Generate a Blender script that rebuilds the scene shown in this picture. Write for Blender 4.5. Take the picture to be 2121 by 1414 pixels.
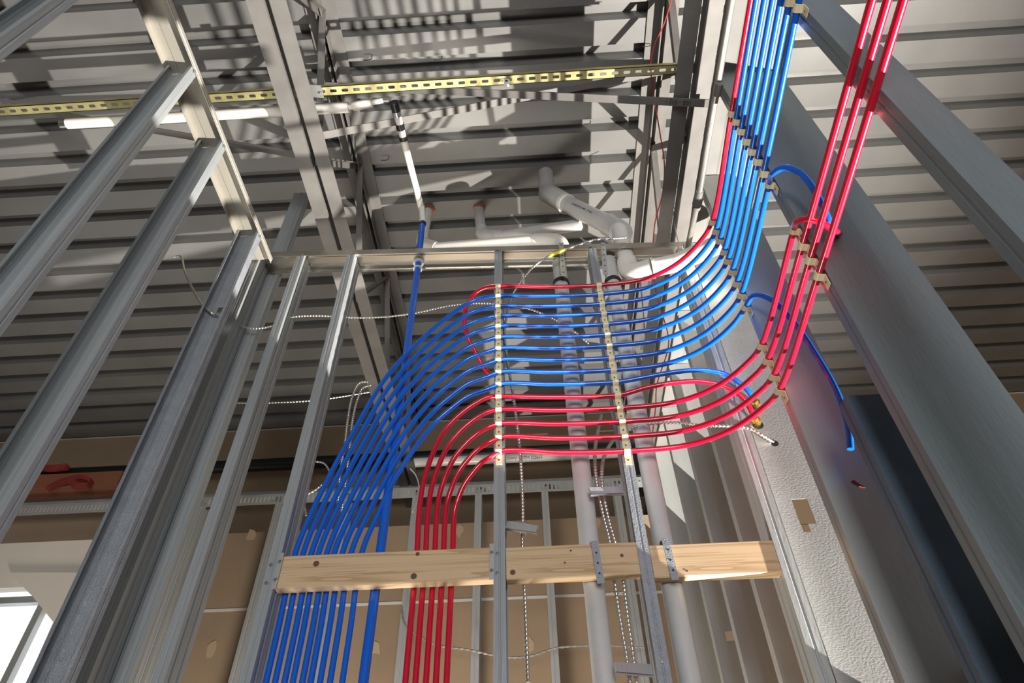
import bpy, math, random
from mathutils import Vector, Matrix
random.seed(7)
SC = bpy.context.scene
COL = SC.collection
for o in list(bpy.data.objects): bpy.data.objects.remove(o)

# ------------------------------------------------------------------ camera
FPX, PITCH, ROLL, YAW = 1379.16, math.radians(45.054), math.radians(-1.404), math.radians(-2.223)
CAMP = Vector((0, 0, 1.5))
fw = Vector((math.sin(YAW)*math.cos(PITCH), math.cos(YAW)*math.cos(PITCH), math.sin(PITCH)))
r0 = Vector((math.cos(YAW), -math.sin(YAW), 0)); u0 = r0.cross(fw)
rt = math.cos(ROLL)*r0 + math.sin(ROLL)*u0; up = rt.cross(fw)
cam = bpy.data.cameras.new('camera'); cam.sensor_width = 36; cam.lens = 36*FPX/2121
cam.clip_start = .02; cam.clip_end = 200
camo = bpy.data.objects.new('camera', cam); COL.objects.link(camo)
camo.matrix_world = Matrix(((rt.x, up.x, -fw.x, 0), (rt.y, up.y, -fw.y, 0), (rt.z, up.z, -fw.z, 1.5), (0, 0, 0, 1)))
SC.camera = camo

def P(x, y, X=None, Y=None, Z=None):
    """world point on the plane X=, Y= or Z= that was measured at (x, y) in the photograph"""
    d = fw*FPX + rt*(x-1060.5) - up*(y-707)
    if X is not None: t = X/d.x
    elif Y is not None: t = Y/d.y
    else: t = (Z-1.5)/d.z
    return CAMP + d*t

# ------------------------------------------------------------------ view, world, lights
SC.view_settings.view_transform = 'Standard'; SC.view_settings.look = 'None'
SC.view_settings.gamma = 1; SC.view_settings.exposure = 0.0
SC.view_settings.use_curve_mapping = False
w = bpy.data.worlds.new('world'); SC.world = w; w.use_nodes = True
bg = w.node_tree.nodes['Background']; bg.inputs[0].default_value = (.90, .95, 1.0, 1); bg.inputs[1].default_value = .11

def light(name, kind, loc, power, color=(1, 1, 1), size=.1, target=None, size_y=None, spread=None):
    l = bpy.data.lights.new(name, kind); l.energy = power; l.color = color
    if kind == 'AREA':
        l.size = size
        if size_y: l.shape = 'RECTANGLE'; l.size_y = size_y
    else: l.shadow_soft_size = size
    o = bpy.data.objects.new(name, l); COL.objects.link(o); o.location = loc
    if target is not None:
        o.rotation_euler = (Vector(target)-Vector(loc)).to_track_quat('-Z', 'Y').to_euler()
    return o
LAMP = (2.95, 1.50, .45)
wl_ = light('work_light_beam', 'SPOT', LAMP, 3300, (1.0, .95, .87), .02, (-2.7, 1.75, 5))
wl_.data.spot_size = math.radians(112); wl_.data.spot_blend = 1.0
light('front_fill_light', 'AREA', (.3, -3.6, 1.6), 150, (.98, .99, 1.0), 1.6, (0, 2, 2.7))  # soft fill added on the camera side to brighten the front faces
light('back_fill_light', 'AREA', (-.8, 2.7, .6), 85, (1.0, .93, .82), .7, (-1.0, 3.3, 4))  # warm fill added behind the front wall to brighten the tan board

# ------------------------------------------------------------------ materials
def srgb(r, g, b):
    f = lambda c: (c/255/12.92) if c/255 <= .04045 else ((c/255+.055)/1.055)**2.4
    return (f(r), f(g), f(b), 1)
def mat(name, col, rough=.5, metal=0.0, noise=0.0, nscale=8, bump=0.0, bscale=60, spec=.5, stretch=None, col2=None, coat=0):
    m = bpy.data.materials.new(name); m.use_nodes = True; nt = m.node_tree; b = nt.nodes['Principled BSDF']
    b.inputs['Base Color'].default_value = col; b.inputs['Roughness'].default_value = rough
    b.inputs['Metallic'].default_value = metal; b.inputs['Specular IOR Level'].default_value = spec
    if coat: b.inputs['Coat Weight'].default_value = coat; b.inputs['Coat Roughness'].default_value = .12
    tc = nt.nodes.new('ShaderNodeTexCoord'); mp = nt.nodes.new('ShaderNodeMapping')
    nt.links.new(tc.outputs['Object'], mp.inputs[0])
    if stretch: mp.inputs['Scale'].default_value = stretch
    if noise:
        n = nt.nodes.new('ShaderNodeTexNoise'); n.inputs['Scale'].default_value = nscale; n.inputs['Detail'].default_value = 6
        r = nt.nodes.new('ShaderNodeValToRGB'); r.color_ramp.elements[0].position = .3; r.color_ramp.elements[1].position = .7
        c2 = col2 if col2 else tuple(max(0, c*(1-noise)) for c in col[:3])+(1,)
        r.color_ramp.elements[0].color = c2
        r.color_ramp.elements[1].color = col if col2 else tuple(min(1, c*(1+noise*.6)) for c in col[:3])+(1,)
        nt.links.new(mp.outputs[0], n.inputs['Vector']); nt.links.new(n.outputs['Fac'], r.inputs[0])
        nt.links.new(r.outputs[0], b.inputs['Base Color'])
    if bump:
        n2 = nt.nodes.new('ShaderNodeTexNoise'); n2.inputs['Scale'].default_value = bscale; n2.inputs['Detail'].default_value = 4
        bp = nt.nodes.new('ShaderNodeBump'); bp.inputs['Strength'].default_value = bump; bp.inputs['Distance'].default_value = .004
        nt.links.new(mp.outputs[0], n2.inputs['Vector']); nt.links.new(n2.outputs['Fac'], bp.inputs['Height'])
        nt.links.new(bp.outputs[0], b.inputs['Normal'])
    return m
M = {}
M['galv'] = mat('galvanized_steel', (.50, .51, .50, 1), .4, .45, .15, 5, .25, 90, stretch=(1, 1, .25))
M['galv_l'] = mat('brushed_grey_steel', (.36, .38, .39, 1), .4, .25, .25, 14, .5, 120, stretch=(1, 1, .06))
M['galv_b'] = mat('bright_dimpled_steel', (.66, .66, .645, 1), .32, .6, .1, 4, .22, 130, stretch=(1, 1, 1.6))
M['galv_k'] = mat('knurled_steel', (.33, .35, .38, 1), .42, .25, .12, 20, .8, 260)
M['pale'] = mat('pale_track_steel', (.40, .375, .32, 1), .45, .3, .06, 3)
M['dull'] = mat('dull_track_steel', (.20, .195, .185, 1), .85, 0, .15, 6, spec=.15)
M['track'] = mat('mirror_track_steel', (.60, .58, .53, 1), .25, .95, .1, 3)
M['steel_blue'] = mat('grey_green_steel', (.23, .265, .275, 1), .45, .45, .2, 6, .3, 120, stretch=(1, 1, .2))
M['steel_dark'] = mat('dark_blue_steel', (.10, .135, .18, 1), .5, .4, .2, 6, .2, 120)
M['deck'] = mat('grey_deck_paint', (.20, .197, .19, 1), .36, .15, .12, 3, .05, 30)
M['joist'] = mat('grey_primer', (.17, .16, .15, 1), .6, .1, .15, 10)
M['dark'] = mat('black_steel', (.02, .021, .024, 1), .4, .2)
M['blue'] = mat('blue_pex', (.002, .11, .60, 1), .25, 0, coat=.4)
M['red'] = mat('red_pex', (.58, .004, .03, 1), .25, 0, coat=.4)
M['pvc'] = mat('white_pvc', (.56, .545, .53, 1), .35, 0, .1, 9, coat=.15)
M['pvc_w'] = mat('clean_white_pvc', (.80, .77, .70, 1), .32, 0, .05, 9, coat=.2)
M['cream'] = mat('cream_plastic', (.88, .76, .48, 1), .45, 0)
M['screw'] = mat('zinc_screw', (.55, .55, .55, 1), .25, .95)
M['hole'] = mat('dark_nail_hole', (.015, .015, .015, 1), .6)
M['strut'] = mat('yellow_zinc_strut', (.66, .62, .28, 1), .34, .6, .3, 14, col2=(.42, .36, .17, 1))
M['caulk'] = mat('orange_fire_caulk', (.34, .13, .07, 1), .6)
M['brass'] = mat('brass', (.75, .52, .16, 1), .22, .95)
M['mc'] = mat('flex_steel', (.62, .60, .55, 1), .3, .85)
M['yellow'] = mat('yellow_tape', (.75, .65, .03, 1), .5)
M['rubber'] = mat('black_rubber', (.012, .012, .013, 1), .35)
M['emt'] = mat('emt_steel', (.52, .50, .46, 1), .35, .8, .15, 30)
M['dry'] = mat('tan_wallboard', (.33, .235, .15, 1), .85, 0, .12, 2)
M['patch'] = mat('joint_compound', (.46, .33, .22, 1), .9)
M['white'] = mat('white_paint', (.78, .71, .61, 1), .7)
M['joint'] = mat('white_joint_bead', (.62, .58, .54, 1), .6)
M['concrete'] = mat('concrete_floor', (.16, .135, .11, 1), .7, 0, .2, 2)
M['wire_red'] = mat('red_wire', (.5, .03, .03, 1), .4)
M['wire_white'] = mat('white_wire', (.6, .6, .55, 1), .4)
M['strap_red'] = mat('red_strap', (.30, .04, .03, 1), .6, 0, .4, 6)
M['ink'] = mat('black_ink', (.02, .02, .025, 1), .6)

def wood(name, a, b):
    m = bpy.data.materials.new(name); m.use_nodes = True; nt = m.node_tree; p = nt.nodes['Principled BSDF']
    p.inputs['Roughness'].default_value = .6
    tc = nt.nodes.new('ShaderNodeTexCoord'); mp = nt.nodes.new('ShaderNodeMapping'); mp.inputs['Scale'].default_value = (.7, 9, 34)
    nt.links.new(tc.outputs['Object'], mp.inputs[0])
    n = nt.nodes.new('ShaderNodeTexNoise'); n.inputs['Scale'].default_value = 1.1; n.inputs['Detail'].default_value = 2; n.inputs['Distortion'].default_value = .6
    nt.links.new(mp.outputs[0], n.inputs['Vector'])
    mu = nt.nodes.new('ShaderNodeMath'); mu.operation = 'MULTIPLY'; mu.inputs[1].default_value = 7
    fr = nt.nodes.new('ShaderNodeMath'); fr.operation = 'FRACT'
    nt.links.new(n.outputs['Fac'], mu.inputs[0]); nt.links.new(mu.outputs[0], fr.inputs[0])
    r = nt.nodes.new('ShaderNodeValToRGB'); r.color_ramp.elements[0].color = a; r.color_ramp.elements[1].color = b
    r.color_ramp.elements[0].position = .55; r.color_ramp.elements[1].position = 1
    nt.links.new(fr.outputs[0], r.inputs[0]); nt.links.new(r.outputs[0], p.inputs['Base Color'])
    return m
M['wood'] = wood('pine', (.62, .44, .26, 1), (.45, .28, .14, 1))
M['knot'] = mat('pine_knot', (.12, .055, .03, 1), .6)
def emis(name, col, s):
    m = bpy.data.materials.new(name); m.use_nodes = True; nt = m.node_tree; nt.nodes.clear()
    e = nt.nodes.new('ShaderNodeEmission'); o = nt.nodes.new('ShaderNodeOutputMaterial')
    e.inputs[0].default_value = col; e.inputs[1].default_value = s; nt.links.new(e.outputs[0], o.inputs[0]); return m
M['daylight'] = emis('daylight', (.93, .97, 1, 1), 1.15)
M['lamp'] = emis('lamp_lens', (1, .95, .86, 1), 4)

# ------------------------------------------------------------------ mesh helpers
class MB:
    def __init__(s): s.v = []; s.f = []
    def box(s, x0, x1, y0, y1, z0, z1):
        n = len(s.v)
        s.v += [(x, y, z) for z in (z0, z1) for y in (y0, y1) for x in (x0, x1)]
        for q in ((0, 2, 3, 1), (4, 5, 7, 6), (0, 1, 5, 4), (2, 6, 7, 3), (0, 4, 6, 2), (1, 3, 7, 5)): s.f.append(tuple(n+i for i in q))
        return s
    def obox(s, c, a, b, d):
        """oriented box: centre c, half vectors a, b, d"""
        n = len(s.v); c, a, b, d = map(Vector, (c, a, b, d))
        for k in (-1, 1):
            for j in (-1, 1):
                for i in (-1, 1): s.v.append(tuple(c+a*i+b*j+d*k))
        for q in ((0, 2, 3, 1), (4, 5, 7, 6), (0, 1, 5, 4), (2, 6, 7, 3), (0, 4, 6, 2), (1, 3, 7, 5)): s.f.append(tuple(n+i for i in q))
        return s
    def bar(s, p0, p1, w, t, side):
        """flat bar from p0 to p1, width w along side"""
        p0, p1, side = Vector(p0), Vector(p1), Vector(side)
        a = (p1-p0); ax = a.normalized(); sd = (side-ax*side.dot(ax)).normalized(); n = ax.cross(sd)
        return s.obox((p0+p1)/2, a/2, sd*w/2, n*t/2)
    def angle(s, p0, p1, leg, t, d1, d2):
        """steel angle with legs pointing along d1 and d2"""
        p0, p1, d1, d2 = map(Vector, (p0, p1, d1, d2)); ax = (p1-p0).normalized()
        d1 = (d1-ax*d1.dot(ax)).normalized(); d2 = (d2-ax*d2.dot(ax)).normalized()
        s.obox((p0+p1)/2+d1*leg/2, (p1-p0)/2, d1*leg/2, d2*t/2)
        s.obox((p0+p1)/2+d2*leg/2, (p1-p0)/2, d2*leg/2, d1*t/2)
        return s
    def prism(s, poly, to3, z0, z1):
        """closed 2D polygon extruded; to3(u, v, z) -> xyz"""
        n = len(s.v); k = len(poly)
        for z in (z0, z1): s.v += [tuple(to3(u, v, z)) for u, v in poly]
        for i in range(k):
            j = (i+1) % k; s.f.append((n+i, n+j, n+k+j, n+k+i))
        s.f.append(tuple(range(n+k-1, n-1, -1))); s.f.append(tuple(range(n+k, n+2*k)))
        return s
    def sheet(s, path, t, to3, z0, z1):
        """bent sheet metal: a path of thickness t extruded along z, quads only"""
        n = len(s.v); pts = [Vector(p) for p in path]; k = len(pts); L = []; R = []
        for i, p in enumerate(pts):
            a = (p-pts[i-1]).normalized() if i else None; b = (pts[i+1]-p).normalized() if i < k-1 else None
            if a is None: a = b
            if b is None: b = a
            m = (a+b); m = m.normalized() if m.length > 1e-6 else a
            nn = Vector((-m.y, m.x)); c = max(.35, nn.dot(Vector((-a.y, a.x))))
            L.append(p+nn*t/2/c); R.append(p-nn*t/2/c)
        for z in (z0, z1):
            s.v += [tuple(to3(q.x, q.y, z)) for q in L]+[tuple(to3(q.x, q.y, z)) for q in R]
        o = 2*k
        for i in range(k-1):
            s.f += [(n+i, n+i+1, n+o+i+1, n+o+i), (n+k+i+1, n+k+i, n+o+k+i, n+o+k+i+1),
                    (n+i+1, n+i, n+k+i, n+k+i+1), (n+o+i, n+o+i+1, n+o+k+i+1, n+o+k+i)]
        s.f += [(n, n+o, n+o+k, n+k), (n+k-1, n+2*k-1, n+o+2*k-1, n+o+k-1)]
        return s
    def tube(s, pts, r, seg=12, caps=True, rf=None):
        pts = [Vector(p) for p in pts]; n0 = len(s.v); k = len(pts)
        t = (pts[1]-pts[0]).normalized(); a = Vector((0, 0, 1)) if abs(t.z) < .9 else Vector((1, 0, 0))
        nrm = (a-t*a.dot(t)).normalized()
        for i, p in enumerate(pts):
            t = (pts[min(i+1, k-1)]-pts[max(i-1, 0)]).normalized()
            nrm = (nrm-t*nrm.dot(t)).normalized(); bn = t.cross(nrm)
            rr = rf(i) if rf else (r[i] if isinstance(r, (list, tuple)) else r)
            for j in range(seg):
                an = 2*math.pi*j/seg; s.v.append(tuple(p+(nrm*math.cos(an)+bn*math.sin(an))*rr))
        for i in range(k-1):
            for j in range(seg):
                j2 = (j+1) % seg; a0 = n0+i*seg
                s.f.append((a0+j, a0+j2, a0+seg+j2, a0+seg+j))
        if caps:
            s.f.append(tuple(n0+seg-1-j for j in range(seg))); s.f.append(tuple(n0+(k-1)*seg+j for j in range(seg)))
        return s
    def disc(s, c, n, r, h, seg=12):
        c, n = Vector(c), Vector(n).normalized(); return s.tube([c, c+n*h], r, seg)
    def build(s, name, m, parent=None, smooth=False, origin=None):
        me = bpy.data.meshes.new(name); vs = s.v
        if parent is not None: off = Vector(parent['_o']) if '_o' in parent else Vector((0, 0, 0))
        else:
            off = Vector(origin) if origin is not None else Vector(vs[0])
        me.from_pydata([tuple(Vector(v)-off) for v in vs], [], s.f); me.update()
        me.materials.append(m)
        for p in me.polygons: p.use_smooth = smooth
        if smooth:
            me.validate()
            try: me.set_sharp_from_angle(angle=math.radians(40))
            except Exception: pass
        o = bpy.data.objects.new(name, me); COL.objects.link(o)
        if parent is not None: o.parent = parent
        else: o.location = off; o['_o'] = tuple(off)
        return o
def tag(o, label, cat, group=None):
    o['label'] = label; o['category'] = cat
    if group: o['group'] = group
    return o
def struct(o): o['kind'] = 'structure'; return o
def thing(name, loc, label, cat, group=None):
    o = bpy.data.objects.new(name, None); COL.objects.link(o); o.location = loc; o['_o'] = tuple(loc)
    o.empty_display_size = .05
    return tag(o, label, cat, group)
def spline(pts, n=8):
    """Catmull-Rom (centripetal-ish) through points"""
    pts = [Vector(p) for p in pts]; out = []
    P0 = [pts[0]*2-pts[1]]+pts+[pts[-1]*2-pts[-2]]
    for i in range(1, len(P0)-2):
        a, b, c, d = P0[i-1], P0[i], P0[i+1], P0[i+2]
        l1, l2, l3 = max(1e-6, (b-a).length)**.5, max(1e-6, (c-b).length)**.5, max(1e-6, (d-c).length)**.5
        m1 = ((b-a)/l1-(c-a)/(l1+l2)+(c-b)/l2)*l2; m2 = ((c-b)/l2-(d-b)/(l2+l3)+(d-c)/l3)*l2
        for k in range(n):
            t = k/n; t2, t3 = t*t, t*t*t
            out.append(b*(2*t3-3*t2+1)+m1*(t3-2*t2+t)+c*(-2*t3+3*t2)+m2*(t3-t2))
    out.append(pts[-1]); return out
def resample(pts, step):
    out = [pts[0]]; acc = 0
    for a, b in zip(pts, pts[1:]):
        L = (b-a).length
        while acc+L >= step:
            t = (step-acc)/L; a = a+(b-a)*t; out.append(a); L = (b-a).length; acc = 0
            if L < 1e-9: break
        acc += L
    return out

# ------------------------------------------------------------------ steel stud / track builders
def stud_path(w, f, lip=.009, ribs=True, back=False):
    g = .003
    web = [(0, 0)]
    if ribs:
        for c in (.28, .72): web += [(w*c-.008, 0), (w*c-.004, g), (w*c+.004, g), (w*c+.008, 0)]
    web += [(w, 0)]
    fl1 = [(lip, f), (0, f), (0, f*.62), (.0015, f*.55), (.0015, f*.45), (0, f*.38)]
    fl2 = [(w, f*.38), (w-.0015, f*.45), (w-.0015, f*.55), (w, f*.62), (w, f), (w-lip, f)]
    return fl1, web, fl2
def stud(label, org, udir, vdir, w, f, z0, z1, m, group=None, holes=(), screws=(), cat='steel stud', name='steel_stud', t=.0022, ribs=True):
    """C stud. web runs from org along udir for w, flanges point along vdir for f"""
    ox, oy = org; ud, vd = Vector(udir), Vector(vdir)
    to3 = lambda u, v, z: (ox+ud.x*u+vd.x*v, oy+ud.y*u+vd.y*v, z)
    fl1, web, fl2 = stud_path(w, f, ribs=ribs); mb = MB(); zs = z0
    for (hz0, hz1, u0_, u1_) in sorted(holes):
        mb.sheet(fl1+web+fl2, t, to3, zs, hz0)
        mb.sheet(fl1+[p for p in web if p[0] < u0_]+[(u0_, 0)], t, to3, hz0, hz1)
        mb.sheet([(u1_, 0)]+[p for p in web if p[0] > u1_]+fl2, t, to3, hz0, hz1); zs = hz1
    mb.sheet(fl1+web+fl2, t, to3, zs, z1)
    o = mb.build(name, m, origin=(ox, oy, z0)); tag(o, label, cat, group)
    for (sp, sn) in screws:
        b = MB(); b.disc(sp, sn, .0055, .0025, 10); b.disc(Vector(sp)+Vector(sn)*.0025, sn, .003, .002, 8)
        b.build('screw_head', M['screw'], o, True)
    return o
def track(label, a, b, w, h, m, side, name='top_track', down=-1, t=.0022, cat='steel track'):
    """U track from a to b, web on top, flanges hanging"""
    a, b = Vector(a), Vector(b); d = (b-a).normalized(); sd = Vector(side)
    L = (b-a).length
    to3 = lambda u, v, s_: tuple(a+sd*u+Vector((0, 0, v))+d*s_)
    mb = MB(); mb.sheet([(0, down*h), (0, down*h*.5), (0, 0), (w*.3, 0), (w*.33, down*.002), (w*.67, down*.002), (w*.7, 0), (w, 0), (w, down*h*.55), (w-.002, down*h*.6), (w, down*h)], t, to3, 0, L)
    return tag(mb.build(name, m, origin=tuple(a)), label, cat)

ZHX = lambda x: 3.962-.0507*(x+1.24)
YF = 1.8; YB = 1.892; ZH = 3.90; XR = .725; XL = -1.14; ZD = 5.0

# ------------------------------------------------------------------ setting
fl = MB().box(-7, 7, -5, 4.6, -.05, 0).build('floor', M['concrete']); struct(fl)
# corrugated deck
pts = []; ph = P(1240, 338, Z=ZD).y; y = ph-.2*19
while y < 4.55:
    pts += [(y, 0), (y+.118, 0), (y+.130, .075), (y+.188, .075), (y+.199, 0)]; y += .2
mb = MB(); mb.sheet(pts, .004, lambda u, v, s_: (s_, u, ZD+v), -7, 7)
ceil = mb.build('ceiling', M['deck']); struct(ceil)
MB().box(-7, 7, 4.50, 4.60, 0, 5.2).build('wall_back', M['dry'])
struct(bpy.data.objects['wall_back'])
lw = MB().box(-7.1, -7, -5, 4.6, 0, 5.2).build('wall_left', M['dry']); struct(lw)

# ------------------------------------------------------------------ near framing: tracks
F = track('long galvanized top track across the front stud wall, under the grey vent elbow', (-1.24, YF-.003, 3.962), (XR+.005, YF-.003, 3.862), .098, .032, M['track'], (0, 1, 0))
for px, py in ((625, 526), (735, 523), (824, 523), (1030, 517), (1223, 511), (1418, 507)):
    q = P(px, py, Y=YF-.005); b = MB().disc(q, (0, -1, 0), .006, .003, 10); b.build('screw_head', M['screw'], F, True)
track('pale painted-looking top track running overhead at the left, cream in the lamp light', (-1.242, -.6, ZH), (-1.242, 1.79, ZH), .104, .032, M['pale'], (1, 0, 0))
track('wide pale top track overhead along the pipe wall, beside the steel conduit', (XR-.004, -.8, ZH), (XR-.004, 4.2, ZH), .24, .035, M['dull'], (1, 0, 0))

# ------------------------------------------------------------------ near framing: front wall studs (flange faces the camera, web depth .092)
def fstud(x, label, m, zt=None, webleft=True, holes=(), y0=YF, screws=(), f=.032, w=.092):
    if zt is None: zt = ZHX(x)-.008
    if webleft: return stud(label, (x, y0), (0, 1, 0), (1, 0, 0), w, f, 0, zt, m, None, holes, screws)
    return stud(label, (x+f, y0), (0, 1, 0), (-1, 0, 0), w, f, 0, zt, m, None, holes, screws)
g = 'front wall studs'
fstud(-1.238, 'front wall corner stud with a dark side, just right of the widest left stud', M['galv_l'], webleft=False)
fstud(P(475, 940, Y=YF).x, 'narrow front wall stud, second to the left of the wooden blocking', M['galv_l'], webleft=False)
x5 = P(612.6, 940, Y=YF).x
fstud(x5+.002, 'front wall stud that carries the left end of the wooden blocking', M['galv_l'], webleft=False,
      screws=[((x5+.012, YF-.002, z), (0, -1, 0)) for z in (2.43, 2.375)])
X6 = P(1023.5, 963, Y=YF).x; X7 = P(1291.7, 960, Y=YF).x
fstud(X6, 'front wall stud behind the left strip of cream pipe clips', M['galv_l'], screws=[((X6+.01, YF-.002, z), (0, -1, 0)) for z in (2.435, 2.375)])
fstud(X7, 'knurled front wall stud behind the right strip of cream pipe clips', M['galv_k'], screws=[((X7+.016, YF-.002, 2.12), (0, -1, 0))])
xe = P(1614, 1160, Y=YF).x
fstud(xe, 'plain front wall end stud, at the right end of the wooden blocking', M['galv'], zt=3.85, f=.040)
# tall stud standing up past the track
stud('tall stud rising above the front track, its top end free against the deck', (-1.225, 1.90), (1, 0, 0), (0, 1, 0), .07, .04, 0, 4.62, M['galv_l'])

# ------------------------------------------------------------------ left return wall: open side to the camera
lh = P(456, 643, Y=1.66)
for (yy, lab, ho, mm) in (
    (1.66, 'widest left stud, knurled and closest to the blocking, a cable hole punched in it', [(lh.z-.02, lh.z+.02, lh.x+1.238-.012, lh.x+1.238+.016)], M['galv_k']),
    (1.235, 'left wall stud with wood-like streaks, its top screwed to the pale overhead track', (), M['galv_l']),
    (.945, 'left wall stud crossing in front of the white covered pipe end', (), M['galv_l']),
    (.54, 'stud cutting off the top left corner of the view', (), M['galv_l'])):
    stud(lab, (-1.238, yy), (1, 0, 0), (0, -1, 0), .095, .034, 0, ZH-.006, mm, None, ho,
         [((-1.139, yy-.018, 3.865), (1, 0, 0))])

# ------------------------------------------------------------------ right wall: closed web to the camera
def rstud(yy, w_, lab, m, zt=ZH-.006, holes=(), x=XR, f=.041, screws=()):
    return stud(lab, (x, yy), (1, 0, 0), (0, 1, 0), w_, f, 0, zt, m, None, holes, screws, ribs=False)
kz = P(1660, 1050, Y=1.83); kz2 = P(1665, 1088, Y=1.83)
A = rstud(1.83, .141, 'bright dimpled stud at the end of the blocking, with a keyhole knockout', M['galv_b'],
      holes=[(kz2.z-.022, kz2.z+.004, kz2.x-XR-.008, kz2.x-XR+.014), (kz2.z+.004, kz.z+.028, kz.x-XR-.022, kz.x-XR+.026)])
rstud(1.49, .145, 'light grey stud right of the bright dimpled one, carrying cream clips and a red scuff', M['galv'])
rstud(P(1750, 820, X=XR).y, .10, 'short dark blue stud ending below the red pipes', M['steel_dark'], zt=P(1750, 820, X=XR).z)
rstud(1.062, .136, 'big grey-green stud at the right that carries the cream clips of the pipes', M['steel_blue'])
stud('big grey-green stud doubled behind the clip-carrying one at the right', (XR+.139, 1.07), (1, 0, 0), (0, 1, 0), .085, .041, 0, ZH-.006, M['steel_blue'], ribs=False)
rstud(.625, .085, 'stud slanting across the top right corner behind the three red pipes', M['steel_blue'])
# beyond the front wall
for i, (yy, lab) in enumerate(((2.24, 'rainbow-tinted stud just beyond the bright dimpled stud'), (2.62, 'second stud beyond the bright dimpled stud, past the rainbow-tinted one'),
                  (2.98, 'third stud beyond the bright dimpled stud with a bent tab knockout'), (3.40, 'farthest stud of the pipe wall, beside the drain pipe'))):
    q = P(1468, 1250, Y=yy)
    rstud(yy, .135, lab, M['galv'] if i else M['galv_b'], holes=[(2.60, 2.64, .05, .085)] if i == 2 else ())
b = MB().obox((XR+.012, 1.83+.02, 2.6), (.001, 0, 0), (0, .012, 0), (0, 0, .001))
# red scuff on the light grey stud
q = P(1775, 1000, Y=1.486); sc = MB()
sc.v = [tuple(q+Vector(d)) for d in ((-.012, 0, .006), (-.003, 0, .010), (.004, 0, -.001), (.016, 0, -.014), (.002, 0, -.009), (-.004, 0, -.003))]+[tuple(q+Vector(d)+Vector((0, .003, 0))) for d in ((-.012, 0, .006), (-.003, 0, .010), (.004, 0, -.001), (.016, 0, -.014), (.002, 0, -.009), (-.004, 0, -.003))]
sc.f = [(0, 5, 4, 3, 2, 1), (6, 7, 8, 9, 10, 11)]+[(i, (i+1) % 6, 6+(i+1) % 6, 6+i) for i in range(6)]
par = [o for o in bpy.data.objects if o.get('label', '').startswith('light grey stud right')][0]
sc.build('red_scuff', M['strap_red'], par)

o = MB().box(XR+.146, XR+.162, 2.56, 4.1, 0, 3.3).build('shading_wallboard', M['dry'], origin=(XR+.146, 2.56, 0)); tag(o, 'added tan board behind the far studs of the pipe wall, blocking lamp light', 'wallboard')  # added blocker, keeps lamp light off the far studs
o = MB().box(XR+.146, XR+.162, 1.92, 2.555, 0, 3.6).build('shading_wallboard', M['dry'], origin=(XR+.146, 1.92, 0)); tag(o, 'tall tan wallboard seen through the keyhole knockout of the bright dimpled stud', 'wallboard')  # board shows in the keyhole; extent and height shaped to shade the deck
o = MB().box(XR+.146, XR+.162, .9, 1.915, 0, 1.985).build('shading_wallboard', M['dry'], origin=(XR+.146, .9, 0)); tag(o, 'added low tan board behind the two big grey studs, shading the left studs', 'wallboard')  # added blocker, keeps lamp light off the left studs and lower drains
# ------------------------------------------------------------------ wooden blocking
ZW0, ZW1 = 2.350, 2.449; YW0, YW1 = YF+.004, YF+.040
def plank(x0, x1, lab, knots, dz_=0):
    mb = MB(); c = .003; ZW0, ZW1 = 2.350+dz_, 2.449+dz_
    poly = [(YW0+c, ZW0), (YW1-c, ZW0), (YW1, ZW0+c), (YW1, ZW1-c), (YW1-c, ZW1), (YW0+c, ZW1), (YW0, ZW1-c), (YW0, ZW0+c)]
    mb.prism(poly, lambda u, v, s_: (s_, u, v), x0, x1)
    o = mb.build('wood_blocking', M['wood'], origin=(x0, YW0, ZW0)); tag(o, lab, 'wood block')
    for (px, py, r) in knots:
        q = P(px, py, Y=YW0); MB().disc(q+Vector((0, .001, 0)), (0, -1, 0), r, .002, 14).build('knot', M['knot'], o, True)
    return o
plank(x5+.036, X6-.001, 'pine blocking in the left bay, crossed behind by blue and red pipes', [(655, 1167, .009), (857, 1193, .009), (865, 1147, .006)], .011)
plank(X6+.035, X7-.001, 'pine blocking in the middle bay, one metal strap over it', [(1062, 1185, .008), (1288, 1150, .005), (1170, 1165, .003), (1182, 1140, .003)], .008)
plank(X7+.035, xe-.001, 'pine blocking in the right bay, one metal strap over it', [(1423, 1182, .003)], -.005)
# screw tabs of the first plank
for xx, lab in ((x5+.034, 'galvanized fixing tab at the left end of the left blocking'), (X6-.010, 'galvanized fixing tab at the right end of the left blocking')):
    o = MB().box(xx-.003, xx+.010, YF-.004, YF-.001, 2.356, 2.466).build('fixing_tab', M['galv'], origin=(xx, YF-.003, 2.34)); tag(o, lab, 'metal tab')
    for z in (2.437, 2.382): MB().disc((xx+.004, YF-.004, z), (0, -1, 0), .0055, .004, 10).build('screw_head', M['screw'], o, True)

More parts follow.
